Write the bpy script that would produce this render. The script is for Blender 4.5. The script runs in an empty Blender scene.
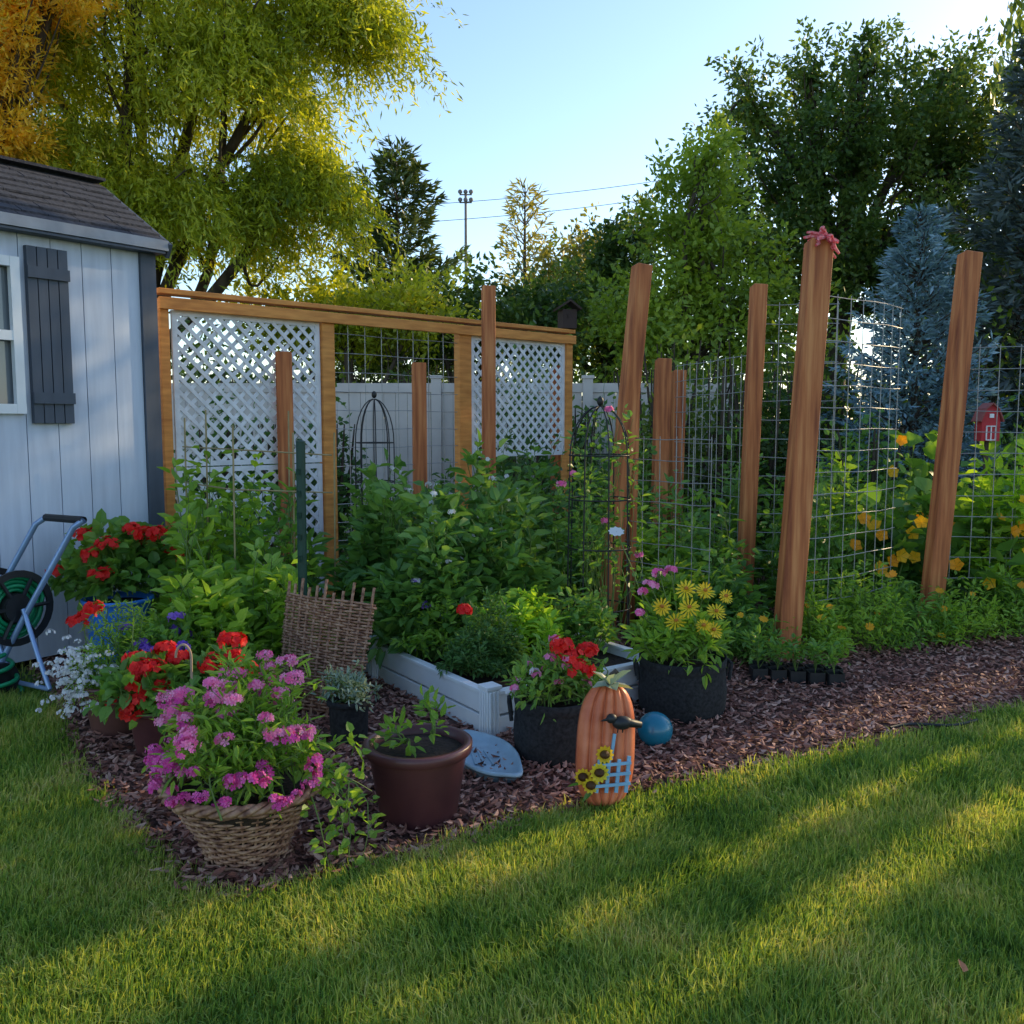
import bpy, math, numpy as np, mathutils
rng=np.random.default_rng(11)
scn=bpy.context.scene
R=math.radians
# ------------------------------------------------------------------ helpers
def A(x): return np.asarray(x,dtype=np.float64)
def nrm(v):
    v=A(v); return v/(np.linalg.norm(v,axis=-1,keepdims=True)+1e-9)
class MB:
    def __init__(s): s.V=[];s.F=[];s.n=0
    def add(s,V,F,mi=0):
        V=A(V).reshape(-1,3);F=np.asarray(F,dtype=np.int64)
        s.V.append(V);s.F.append((F+s.n,mi));s.n+=len(V);return s
    def build(s,name,mats,parent=None,smooth=False):
        V=np.concatenate(s.V);me=bpy.data.meshes.new(name)
        me.vertices.add(len(V));me.vertices.foreach_set('co',V.astype(np.float32).ravel())
        loops=np.concatenate([f.ravel() for f,_ in s.F]).astype(np.int32)
        tot=np.concatenate([np.full(len(f),f.shape[1]) for f,_ in s.F])
        mi=np.concatenate([np.full(len(f),m) for f,m in s.F]).astype(np.int32)
        st=np.concatenate([[0],np.cumsum(tot)[:-1]]).astype(np.int32)
        me.loops.add(len(loops));me.loops.foreach_set('vertex_index',loops)
        me.polygons.add(len(tot));me.polygons.foreach_set('loop_start',st)
        me.polygons.foreach_set('material_index',mi)
        me.polygons.foreach_set('use_smooth',np.full(len(tot),smooth))
        for m in (mats if isinstance(mats,(list,tuple)) else [mats]): me.materials.append(m)
        me.update(calc_edges=True);me.validate()
        ob=bpy.data.objects.new(name,me);scn.collection.objects.link(ob)
        if parent is not None:
            ob.parent=parent;ob.location=-parent.location
        return ob
def root(name,loc=(0,0,0)):
    e=bpy.data.objects.new(name,None);e.location=loc;e.empty_display_size=.2
    scn.collection.objects.link(e);return e
def bevel(ob,w=.006,seg=1):
    m=ob.modifiers.new('bevel','BEVEL');m.width=w;m.segments=seg;m.limit_method='ANGLE';return ob
QB=[[0,1,2,3],[7,6,5,4],[0,4,5,1],[1,5,6,2],[2,6,7,3],[3,7,4,0]]
def beam(mb,p0,p1,w,d,side=None,mi=0):
    p0,p1=A(p0),A(p1);a=nrm(p1-p0)
    if side is None: side=(1,0,0) if abs(a[0])<.7 else (0,1,0)
    s=A(side);s=nrm(s-a*np.dot(s,a));t=np.cross(a,s)
    c=[(-1,-1),(1,-1),(1,1),(-1,1)]
    V=[p+s*x*w/2+t*y*d/2 for p in (p0,p1) for x,y in c]
    mb.add(V,[f[::-1] for f in QB],mi)
def box(mb,c,sz,mi=0,ang=0):
    c=A(c);ca,sa=math.cos(ang),math.sin(ang)
    beam(mb,c-[0,0,sz[2]/2],c+A([0,0,sz[2]/2]),sz[0],sz[1],(ca,sa,0),mi)
def tube(mb,path,r,n=6,closed=False,mi=0):
    P=A(path);K=len(P);r=np.broadcast_to(A(r),(K,))
    if closed: T=nrm(np.roll(P,-1,0)-np.roll(P,1,0))
    else: T=nrm(np.gradient(P,axis=0))
    m=np.abs(T).mean(0);ref=np.eye(3)[np.argmin(m)]
    if closed: ref=A([0,0,1.])if np.ptp(P[:,2])<.2*np.ptp(P[:,0])+.2*np.ptp(P[:,1]) else ref
    S=nrm(np.cross(T,ref));U=np.cross(S,T)
    a=np.arange(n)*2*math.pi/n
    V=P[:,None]+r[:,None,None]*(np.cos(a)[None,:,None]*S[:,None]+np.sin(a)[None,:,None]*U[:,None])
    i=np.arange(K if closed else K-1)[:,None];j=np.arange(n)[None]
    i2=(i+1)%K;j2=(j+1)%n
    F=np.stack([i*n+j,i*n+j2,i2*n+j2,i2*n+j],-1).reshape(-1,4)
    mb.add(V.reshape(-1,3),F,mi)
def lathe(mb,prof,c,n=28,mi=0,sc=(1,1),wob=0):
    P=A(prof);a=np.arange(n)*2*math.pi/n
    w=1+wob*np.sin(a*3+1)+wob*.6*np.sin(a*7)
    V=np.stack([P[:,0,None]*np.cos(a)*w*sc[0],P[:,0,None]*np.sin(a)*w*sc[1],np.repeat(P[:,1,None],n,1)],-1)+A(c)
    i=np.arange(len(P)-1)[:,None];j=np.arange(n)[None];j2=(j+1)%n
    F=np.stack([i*n+j,i*n+j2,(i+1)*n+j2,(i+1)*n+j],-1).reshape(-1,4)
    mb.add(V.reshape(-1,3),F,mi)
def ball(mb,c,r,mi=0,n=16,m=10,rot=None):
    th=np.linspace(0,math.pi,m+1);ph=np.arange(n)*2*math.pi/n
    V=np.stack([np.sin(th)[:,None]*np.cos(ph),np.sin(th)[:,None]*np.sin(ph),np.repeat(np.cos(th)[:,None],n,1)],-1)*A(r)
    if rot is not None: V=V@A(rot).T
    i=np.arange(m)[:,None];j=np.arange(n)[None];j2=(j+1)%n
    F=np.stack([i*n+j,(i+1)*n+j,(i+1)*n+j2,i*n+j2],-1).reshape(-1,4)
    mb.add(V.reshape(-1,3)+A(c),F,mi)
def rdir(n): return nrm(rng.normal(size=(n,3)))
def leaf6(mb,P,D,L,W,mi=0,up=(0,0,1),fold=.18,droop=.15,un=.5):
    n=len(P);D=nrm(D);U=nrm(A(up)+rng.normal(size=(n,3))*un)
    S=nrm(np.cross(D,U));N=np.cross(S,D)
    L=(np.ones(n)*L)[:,None]*rng.uniform(.6,1.3,(n,1));W=(np.ones(n)*W)[:,None]*rng.uniform(.75,1.2,(n,1))
    def v(a,b,c): return P+D*L*a+S*W*b+N*(W*c*fold)-N*L*droop*a*a
    V=np.stack([v(0,0,0),v(.28,.5,1),v(.68,.4,1),v(1,0,0),v(.68,-.4,1),v(.28,-.5,1)],1).reshape(-1,3)
    b=np.arange(n)[:,None]*6
    mb.add(V,np.concatenate([b+[0,1,2,3],b+[0,3,4,5]]),mi)
def leaf4(mb,P,D,L,W,mi=0,up=(0,0,1),un=1.):
    n=len(P);D=nrm(D);S=nrm(np.cross(D,nrm(A(up)+rng.normal(size=(n,3))*un)))
    L=(np.ones(n)*L)[:,None]*rng.uniform(.6,1.3,(n,1));W=(np.ones(n)*W)[:,None]*rng.uniform(.7,1.2,(n,1))
    V=np.stack([P,P+D*L*.45+S*W*.5,P+D*L,P+D*L*.45-S*W*.5],1).reshape(-1,3)
    mb.add(V,np.arange(n)[:,None]*4+np.arange(4)[None],mi)
def florets(mb,P,N,r,k=5,mi=0,cup=.25,wf=.5):
    n=len(P);N=nrm(N);S=nrm(np.cross(N,rdir(n)));T=np.cross(N,S)
    r=(np.ones(n)*r)[:,None,None]*rng.uniform(.8,1.2,(n,1,1))
    a=np.arange(k)*2*math.pi/k;w=math.pi/k*wf*1.9
    def ring(an,f,h):
        return P[:,None]+r*f*(np.cos(an)[None,:,None]*S[:,None]+np.sin(an)[None,:,None]*T[:,None])+r*h*N[:,None]
    l=ring(a-w,.78,cup*.8);t=ring(a,1,cup);q=ring(a+w,.78,cup*.8)
    V=np.concatenate([P[:,None],l,t,q],1).reshape(-1,3);b=np.arange(n)[:,None]*(3*k+1)
    J=np.arange(k);F=np.stack([np.zeros(k,int),1+J,1+k+J,1+2*k+J],-1)
    mb.add(V,(b[:,:,None]+F[None]).reshape(-1,4),mi)
def heads(mb,C,Rr,nf,r,k=5,mi=0,flat=.7,hemi=-.3,wf=.5):
    for c in C:
        d=rdir(nf*3);d=d[d[:,2]>hemi][:nf];s=rng.uniform(.7,1.25)
        P=A(c)+d*A([1,1,flat])*Rr*s*rng.uniform(.6,1.1,(len(d),1))
        florets(mb,P,d+[0,-.15,.1],r,k,mi,wf=wf)
def shoots(mb,B,T,nl,L,W,sr=.004,lm=0,sm=1,t0=.2,bulge=.06,droop=.2,comp=1.,l4=False,upb=.2):
    B=A(B);T=A(T);t=np.linspace(0,1,6)
    for b,p in zip(B,T):
        Q=b+(p-b)*t[:,None]+np.sin(t*math.pi)[:,None]*rng.normal(size=3)*[bulge,bulge,bulge*.4]+np.stack([0*t,0*t,bulge*np.sin(t*math.pi)],-1)
        if sr>0: tube(mb,Q,np.linspace(sr,sr*.4,6),4,mi=sm)
        u=rng.uniform(t0,1,nl)**.8
        X=np.stack([np.interp(u,t,Q[:,i]) for i in range(3)],-1)
        ax=nrm(p-b);D=rdir(nl);D=nrm(D-ax*(D@ax)[:,None]*.7+[0,0,upb]+ax*.25)
        st=rng.uniform(0,1,(nl,1))*L*comp
        (leaf4 if l4 else leaf6)(mb,X+D*st,D+rng.normal(size=(nl,3))*.25,L,W,lm)
def dome(n,c,r,lo=.0,pw=.45):
    d=rdir(n);d[:,2]=np.abs(d[:,2]);k=6
    lob=rdir(k);lob[:,2]=np.abs(lob[:,2])
    f=.74+.36*np.max(np.clip(d@lob.T,0,1)**6,axis=1)
    rad=rng.uniform(lo,1,n)**pw*f*rng.uniform(.85,1.12,n)
    return A(c)+d*rad[:,None]*A(r)
# ------------------------------------------------------------------ materials
GAIN=1.7
def newmat(name):
    m=bpy.data.materials.new(name);m.use_nodes=True;nt=m.node_tree;nt.nodes.clear()
    o=nt.nodes.new('ShaderNodeOutputMaterial');return m,nt,o
def ramp(nt,cols,pos=None):
    r=nt.nodes.new('ShaderNodeValToRGB');e=r.color_ramp.elements
    while len(e)<len(cols): e.new(.5)
    for i,c in enumerate(cols):
        e[i].position=pos[i] if pos else i/(len(cols)-1);e[i].color=(*c,1)
    return r
def tcoord(nt,scale=1.,st=(1,1,1)):
    t=nt.nodes.new('ShaderNodeTexCoord');m=nt.nodes.new('ShaderNodeMapping')
    m.inputs['Scale'].default_value=[scale*s for s in st];nt.links.new(t.outputs['Object'],m.inputs[0]);return m
def leafmat(name,cols,trans=.4,nscale=1.2,rough=.42,spec=.4,gain=None,det=2):
    g_=GAIN if gain is None else gain
    cols=[tuple(min(.9,x*g_) for x in c) for c in cols]
    m,nt,o=newmat(name);L=nt.links.new
    g=nt.nodes.new('ShaderNodeNewGeometry');c=tcoord(nt,nscale)
    n=nt.nodes.new('ShaderNodeTexNoise');n.inputs['Scale'].default_value=1;n.inputs['Detail'].default_value=det;L(c.outputs[0],n.inputs['Vector'])
    mx=nt.nodes.new('ShaderNodeMath');mx.operation='MULTIPLY_ADD';mx.inputs[1].default_value=.6
    sc=nt.nodes.new('ShaderNodeMath');sc.operation='MULTIPLY_ADD';sc.inputs[1].default_value=1.6;sc.inputs[2].default_value=-.6
    L(n.outputs[0],sc.inputs[0]);L(g.outputs['Random Per Island'],mx.inputs[0]);L(sc.outputs[0],mx.inputs[2])
    r=ramp(nt,cols);L(mx.outputs[0],r.inputs[0])
    p=nt.nodes.new('ShaderNodeBsdfPrincipled');p.inputs['Roughness'].default_value=rough;p.inputs['Specular IOR Level'].default_value=spec
    L(r.outputs[0],p.inputs['Base Color'])
    tr=nt.nodes.new('ShaderNodeBsdfTranslucent')
    h=nt.nodes.new('ShaderNodeMix');h.data_type='RGBA';h.blend_type='MULTIPLY';h.inputs[0].default_value=1
    L(r.outputs[0],h.inputs[6]);h.inputs[7].default_value=(2.0,1.75,.65,1)
    L(h.outputs[2],tr.inputs[0])
    ms=nt.nodes.new('ShaderNodeMixShader');ms.inputs[0].default_value=trans
    L(p.outputs[0],ms.inputs[1]);L(tr.outputs[0],ms.inputs[2]);L(ms.outputs[0],o.inputs[0]);return m
def mat(name,cols,rough=.6,scale=8.,st=(1,1,1),bump=.0,metal=0.,spec=.4,detail=5,bd=.01,island=False,trans=0):
    m,nt,o=newmat(name);L=nt.links.new;c=tcoord(nt,scale,st)
    n=nt.nodes.new('ShaderNodeTexNoise');n.inputs['Scale'].default_value=1;n.inputs['Detail'].default_value=detail;L(c.outputs[0],n.inputs['Vector'])
    if not isinstance(cols[0],(tuple,list)): cols=[tuple(x*.82 for x in cols),tuple(min(1,x*1.12) for x in cols)]
    r=ramp(nt,cols,[.3+.4*i/(len(cols)-1) for i in range(len(cols))] if not island else None)
    if island:
        g=nt.nodes.new('ShaderNodeNewGeometry');L(g.outputs['Random Per Island'],r.inputs[0])
    else: L(n.outputs[0],r.inputs[0])
    p=nt.nodes.new('ShaderNodeBsdfPrincipled');p.inputs['Roughness'].default_value=rough;p.inputs['Metallic'].default_value=metal
    p.inputs['Specular IOR Level'].default_value=spec;L(r.outputs[0],p.inputs['Base Color'])
    if bump:
        b=nt.nodes.new('ShaderNodeBump');b.inputs['Strength'].default_value=bump;b.inputs['Distance'].default_value=bd
        L(n.outputs[0],b.inputs['Height']);L(b.outputs[0],p.inputs['Normal'])
    if trans:
        tr=nt.nodes.new('ShaderNodeBsdfTranslucent');L(r.outputs[0],tr.inputs[0])
        ms=nt.nodes.new('ShaderNodeMixShader');ms.inputs[0].default_value=trans
        L(p.outputs[0],ms.inputs[1]);L(tr.outputs[0],ms.inputs[2]);L(ms.outputs[0],o.inputs[0])
    else: L(p.outputs[0],o.inputs[0])
    return m
M_wood=mat('cedar_wood',[(.27,.07,.025),(.50,.155,.05),(.68,.27,.095)],.7,13,(2,2,.12),.45,bd=.006)
M_rail=mat('fresh_timber',[(.54,.19,.04),(.80,.34,.08)],.65,14,(.3,.3,2),.2,bd=.004)
M_white=mat('white_vinyl',[(.74,.75,.77),(.86,.87,.89)],.45,3)
M_lat=mat('lattice_white',(.78,.78,.81),.5,9)
M_vfence=mat('beige_vinyl',(.66,.58,.52),.55,2)
M_siding=mat('grey_siding',[(.52,.56,.66),(.63,.68,.79)],.65,20,(1,1,.1),.15,bd=.003)
M_trim=mat('slate_trim',(.075,.09,.12),.6,12,(1,1,.2),.2,bd=.003)
M_fascia=mat('fascia_light',(.34,.34,.37),.6,8)
M_shing=mat('asphalt_shingle',[(.016,.018,.026),(.052,.056,.072)],.9,40,(1,1,1),.6,bd=.01)
M_glass=mat('window_glass',(.16,.18,.2),.06,2,spec=.8)
M_blind=mat('window_blind',(.5,.5,.48),.5,3)
M_wire=mat('galvanised_wire',(.40,.39,.38),.5,30,metal=.5)
M_black=mat('black_iron',(.02,.02,.022),.5,30)
M_fabric=mat('black_fabric',[(.010,.010,.011),(.035,.035,.038)],.95,60,bump=.5,bd=.004)
M_maroon=mat('maroon_plastic',[(.07,.024,.028),(.13,.045,.044)],.35,5)
M_brownpot=mat('brown_plastic',(.14,.06,.05),.45,6)
M_beigepot=mat('tan_clay',(.42,.28,.2),.7,10)
M_blue=mat('blue_glaze',(.03,.2,.7),.3,4)
M_teal=mat('teal_glaze',(.012,.18,.28),.25,6,spec=.6)
M_tray=mat('blue_grey_plastic',(.36,.5,.6),.4,12)
M_soil=mat('potting_soil',[(.018,.011,.008),(.05,.03,.02)],.95,50,bump=.8,bd=.02)
M_wick=mat('wicker',[(.12,.05,.032),(.31,.16,.10),(.46,.28,.18)],.6,35,bump=.3,bd=.003)
M_stem=mat('green_stem',(.12,.19,.04),.6,20)
M_bark=mat('bark',[(.04,.028,.02),(.12,.09,.065)],.9,9,(1,1,.3),.8,bd=.03)
M_tube=mat('silver_blue_tube',(.26,.38,.62),.3,5,metal=.35)
M_hose=mat('green_hose',(.01,.26,.11),.4,8)
M_terra=mat('pumpkin_glaze',[(.56,.12,.045),(.78,.23,.10)],.4,10,bump=.15,bd=.004)
M_lblue=mat('light_blue_paint',(.22,.42,.58),.5,12)
M_gpost=mat('dark_green_post',(.012,.05,.035),.45,10)
M_stake=mat('bamboo_stake',(.35,.27,.13),.6,20)
fl=lambda n,a,b:mat(n,[a,b],.55,1,island=True,trans=.35)
F_red=fl('petal_red',(.7,.006,.008),(.95,.03,.02));F_pink=fl('petal_pink',(.92,.12,.40),(.95,.40,.64))
F_mag=fl('petal_magenta',(.75,.05,.38),(.9,.20,.56));F_white=fl('petal_white',(.75,.72,.75),(.85,.85,.85))
F_pur=fl('petal_purple',(.20,.08,.55),(.38,.18,.7));F_yel=fl('petal_yellow',(.92,.55,.01),(.95,.74,.04));F_or=fl('petal_orange',(.9,.32,.01),(.95,.55,.02))
F_brn=fl('flower_centre',(.08,.03,.01),(.2,.09,.02))
G_mid=leafmat('leaf_mid',[(.04,.10,.022),(.08,.17,.032),(.14,.23,.045)])
G_pot=leafmat('leaf_potato',[(.035,.095,.022),(.075,.155,.034),(.13,.22,.05)],.35,2.2)
G_dark=leafmat('leaf_dark',[(.022,.06,.018),(.045,.105,.028),(.075,.145,.036)],.35)
G_light=leafmat('leaf_light',[(.07,.15,.02),(.14,.25,.035),(.22,.33,.05)],.45,gain=1.5)
G_lime=leafmat('leaf_lime',[(.13,.25,.02),(.20,.34,.03),(.28,.40,.05)],.45,gain=1.45)
G_willow=leafmat('leaf_willow',[(.07,.11,.012),(.22,.26,.022),(.42,.43,.06)],.5,.5,gain=1.45)
G_orange=leafmat('leaf_orange',[(.22,.15,.012),(.48,.34,.03),(.64,.47,.07)],.45,.6,gain=1.4)
G_pine=leafmat('needle_pine',[(.02,.04,.014),(.05,.075,.02),(.10,.12,.03)],.15,.6)
G_blue=leafmat('needle_blue',[(.06,.115,.15),(.125,.205,.26),(.22,.31,.38)],.15,1.,gain=1.5)
G_dblue=leafmat('needle_dark',[(.03,.05,.055),(.06,.085,.09),(.11,.14,.14)],.15,.8,gain=1.5)
G_tdark=leafmat('tree_dark',[(.022,.05,.014),(.05,.09,.022),(.12,.16,.035)],.42,.5)
G_tlight=leafmat('tree_light',[(.06,.10,.015),(.12,.18,.025),(.2,.26,.04)],.45,.5)
G_bronze=leafmat('tree_bronze',[(.11,.11,.03),(.19,.18,.05),(.26,.25,.08)],.4,.5,gain=1.4)
G_silver=leafmat('leaf_silver',[(.10,.15,.12),(.2,.26,.2),(.3,.36,.3)],.2,gain=1.4)
G_grass=leafmat('grass_blade',[(.032,.075,.014),(.07,.14,.026),(.14,.20,.04),(.24,.27,.075),(.34,.29,.14)],.42,2.2,.55,.25,gain=1.7,det=4)

# ------------------------------------------------------------------ ground
def pip(X,Y,poly):
    c=np.zeros(len(X),bool);n=len(poly);j=n-1
    for i in range(n):
        xi,yi=poly[i];xj,yj=poly[j]
        t=((yi>Y)!=(yj>Y))&(X<(xj-xi)*(Y-yi)/(yj-yi+1e-12)+xi);c^=t;j=i
    return c
poly=[(9,7.6),(5.2,6.05),(2.82,4.83),(1.74,4.25),(1.01,3.87),(.37,3.61),(-.05,3.33),(-.30,3.13),(-.62,2.95),(-.86,2.80),(-1.06,2.84),(-1.29,3.1),(-1.66,3.57),(-2.07,4.13),(-2.67,5.07),(-3.4,6.1),(-3.4,12.5),(9,12.5)]
mb=MB();N=60;g=np.concatenate([-np.geomspace(300,3,N//2),np.geomspace(3,300,N//2)])
gx,gy=np.meshgrid(g,g);V=np.stack([gx,gy,0*gx],-1).reshape(-1,3)
i,j=np.meshgrid(np.arange(N-1),np.arange(N-1));q=(j*N+i).ravel()
mb.add(V,np.stack([q,q+1,q+N+1,q+N],-1))
M_lawn=mat('lawn_soil',[(.03,.045,.012),(.06,.10,.02),(.09,.13,.03)],.9,3,bump=.6,bd=.03)
mb.build('ground',M_lawn)
pv=[mathutils.Vector((x,y,.006)) for x,y in poly]
tri=mathutils.geometry.tessellate_polygon([pv])
mb=MB();mb.add([tuple(v) for v in pv],[t for t in tri])
M_mulch=mat('mulch_soil',[(.04,.02,.015),(.12,.055,.042),(.20,.10,.078)],.95,35,bump=1.,bd=.02)
mb.build('mulch_bed',M_mulch)
n=90000;X=rng.uniform(-3.1,5.5,n);Y=2.7+rng.uniform(0,1,n)**1.4*4.8
k=pip(X+rng.normal(size=n)*.035,Y+rng.normal(size=n)*.035,poly)
X,Y=X[k],Y[k];n=len(X);P=np.stack([X,Y,rng.uniform(.008,.04,n)],-1)
a=rng.uniform(0,2*math.pi,n);D=np.stack([np.cos(a),np.sin(a),rng.normal(size=n)*.3],-1)
mb=MB();leaf6(mb,P,D,.044,.019,fold=-.3,droop=.0,un=.5)
M_chip=mat('mulch_chip',[(.08,.028,.020),(.22,.084,.060),(.37,.17,.125),(.54,.33,.26)],.8,1,island=True)
mb.build('mulch_chips',M_chip)
def grass(n,x0,x1,y0,y1,h,w,mb):
    X=rng.uniform(x0,x1,n);Y=rng.uniform(y0,y1,n)
    k=~pip(X+rng.normal(size=n)*.035,Y+rng.normal(size=n)*.035,poly)
    k&=(np.abs(X)<.64*Y+.5);X,Y=X[k],Y[k];n=len(X)
    cl=np.sin(X*7.1+np.sin(Y*5.3)*2)*np.sin(Y*6.7+np.sin(X*4.1)*2)
    hn=h*rng.uniform(.4,1.3,n)*(1+.15*cl+.12*np.sin(X*2.3+1)*np.sin(Y*3.1));a=rng.uniform(0,2*math.pi,n)
    S=np.stack([np.cos(a),np.sin(a),0*a],-1)
    b=rng.uniform(0,2*math.pi,n);ln=rng.uniform(.02,.85,n)**1.2
    fl_=np.stack([np.sin(X*3+Y*2),np.cos(Y*3.3-X),0*X],-1)*.10
    B=np.stack([np.cos(b)*ln,np.sin(b)*ln,0*b],-1)+fl_;P=np.stack([X,Y,0*X],-1);hh=hn[:,None];Z=A([0,0,1])
    ww=(w*rng.uniform(.6,1.4,n))[:,None]
    m=P+B*hh*.25+Z*hh*.55;t=P+B*hh+Z*hh*(1-.35*ln[:,None])
    V=np.stack([P-S*ww/2,P+S*ww/2,m+S*ww*.42,m-S*ww*.42,t],1).reshape(-1,3)
    q=np.arange(n)[:,None]*5
    nv=mb.n;mb.add(V,q+[0,1,2,3]);mb.F.append((q+[3,2,4]+nv,0))
mb=MB()
grass(190000,-2.1,2.3,1.9,3.4,.058,.0042,mb)
grass(150000,-3.4,4.2,3.4,5.2,.056,.0058,mb)
grass(30000,-4.2,7,5.2,8,.06,.009,mb)
mb.build('lawn_grass',G_grass)

# ------------------------------------------------------------------ wooden posts
def post(x,y,h,dx=0,dy=0,w=.14,d=.09,ang=.3,cut=.02):
    mb=MB();beam(mb,(x,y,-.02),(x+dx,y+dy,h),w,d,(math.cos(ang),math.sin(ang),0))
    mb.V[0][4:6,2]+=cut
    ob=mb.build('wooden_post',M_wood);bevel(ob,.006);return ob
post(1.81,5.85,2.70,.14,.0,.155,.11,.15)
post(3.12,6.63,2.77,.18,.0,.145,.10,.25)
post(.68,6.5,2.66,.24,0,.13,.09,.5)
post(.87,6.62,2.42,.03,0,.05,.09,.5)
post(1.93,7.4,2.66,.06,0,.12,.09,.2)
post(1.5,9.2,2.2,.03,0,.15,.1,.2)
post(1.78,9.8,2.12,.02,0,.14,.1,.2)
post(-.22,8.55,2.82,-.0,0,.12,.1,.2)
post(-.87,8.5,2.11,0,0,.13,.1,.2)
post(-1.88,7.5,2.13,0,0,.13,.1,.2)
post(.5,10.0,2.18,0,0,.13,.1,.2)
mb=MB();c=A([1.97,5.83,2.73])
for i in range(46):
    d=nrm(rng.normal(size=3)*[1,.7,.45]+[.15,0,.1]);Lr=rng.uniform(.04,.13)
    t=np.linspace(0,1,5);P=c+d*t[:,None]*Lr+np.stack([.015*np.sin(t*6+i),.015*np.cos(t*5+i),-.03*t*t],-1)
    tube(mb,P,[.014,.016,.013,.012,.008],5)
mb.build('red_cloth',mat('red_cloth',[(.85,.05,.08),(.9,.45,.45)],.8,60,trans=.3))
# ------------------------------------------------------------------ lattice screen
E=root('lattice_fence',(-1.,8.4,0))
A0=A([-2.64,6.9,0]);A1=A([.61,9.85,0]);ax=nrm(A1-A0);LL=np.linalg.norm(A1-A0);nn=A([ax[1],-ax[0],0])
at=lambda s,z,o=0:A0+ax*s*LL+nn*o+A([0,0,z])
mb=MB()
for s,w in ((0,.07),(.32,.12),(.665,.15),(.995,.09)): beam(mb,at(s,0),at(s,2.50),w,.09,ax)
beam(mb,at(-.01,2.55),at(1.01,2.55),.04,.13,(0,0,1))
beam(mb,at(-.01,2.46,.062),at(1.01,2.46,.062),.03,.09,nn)
bevel(mb.build('frame',M_rail,E),.004)
def lattice(s0,s1,z0,z1,name):
    mb=MB();Lw=(s1-s0)*LL;H=z1-z0;sp=.115
    for sgn,o in ((1,-.006),(-1,.006)):
        k=(-H if sgn>0 else 0)-sp
        while k<Lw+H:
            k+=sp;z_a,z_b=0,H
            if sgn>0: z_a=max(0,-k);z_b=min(H,Lw-k)
            else: z_a=max(0,k-Lw);z_b=min(H,k)
            if z_b-z_a<.02: continue
            p0=at(s0,z0+z_a,o)+ax*(k+sgn*z_a);p1=at(s0,z0+z_b,o)+ax*(k+sgn*z_b)
            beam(mb,p0,p1,.029,.009,np.cross(nrm(p1-p0),nn))
    for z in (z0,z1): beam(mb,at(s0,z,0),at(s1,z,0),.04,.024,(0,0,1))
    for s in (s0,s1): beam(mb,at(s,z0-.018),at(s,z1+.018),.04,.027,ax)
    mb.build(name,M_lat,E)
lattice(.02,.30,1.25,2.40,'lattice_panel_a');lattice(.69,.98,1.25,2.40,'lattice_panel_b')
lattice(.02,.30,.1,1.2,'lattice_panel_c')
def wirepanel(p0,p1,z0,z1,name='wire_mesh_panel',par=None,sp=.15,r=.0032,curve=0.):
    mb=MB();p0=A([*p0,0]);p1=A([*p1,0]);L=np.linalg.norm(p1-p0);a=nrm(p1-p0);nv=A([a[1],-a[0],0])
    off=lambda u:nv*curve*math.sin(math.pi*u)
    nu=max(2,round(L/sp));nz=round((z1-z0)/sp)
    for i in range(nu+1):
        u=i/nu;b=p0+a*L*u+off(u);tube(mb,[b+[0,0,z0],b+A([0,0,(z0+z1)/2])+nv*.006*math.sin(i*2),b+[0,0,z1+.02]],r,5)
    for j in range(nz+1):
        z=z0+(z1-z0)*j/nz
        tube(mb,[p0+a*L*u+off(u)+nv*r*1.8+[0,0,z+.004*math.sin(9*u+j)] for u in np.linspace(-.02,1.02,9)],r,5)
    return mb.build(name,M_wire,par)
wirepanel((at(.33,0))[:2],(at(.65,0))[:2],.2,2.5,'wire_panel',E,.17,.0035)
wirepanel((1.93,5.98),(2.84,6.68),.35,2.40,curve=.05)
wirepanel((1.62,8.9),(1.96,7.5),.2,2.12)
wirepanel((2.02,7.45),(2.62,7.35),.2,2.52)
wirepanel((3.3,6.72),(4.75,6.5),.4,2.12,curve=-.05)
wirepanel((.85,6.6),(1.35,6.1),.4,1.45)
mb=MB();b=at(.995,2.58)
box(mb,b+[0,0,.10],(.16,.16,.2),0,.3);beam(mb,b+A([-.13,-.02,.2]),b+A([.01,0,.29]),.02,.24,(0,0,1));beam(mb,b+A([.13,.02,.2]),b+A([.01,0,.292]),.02,.24,(0,0,1))
tube(mb,[b+A([-.02,-.09,.12]),b+A([-.02,-.081,.12])],.025,10)
mb.build('birdhouse',mat('dark_wood',(.05,.03,.025),.8,10))
# ------------------------------------------------------------------ vinyl fence
E=root('vinyl_fence',(0,12,0));mb=MB()
for x in np.arange(-9,2,2.0):
    box(mb,(x,12,1.08),(.13,.13,2.16));box(mb,(x,12,2.18),(.16,.16,.04))
    box(mb,(x+1,12,2.04),(1.868,.06,.12));box(mb,(x+1,12,.15),(1.868,.06,.15))
    for i in range(12): box(mb,(x+.1425+.155*i,12,1.1),(.15,.022+.004*(i%2),1.757))
mb.build('panels',M_vfence,E)
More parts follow.
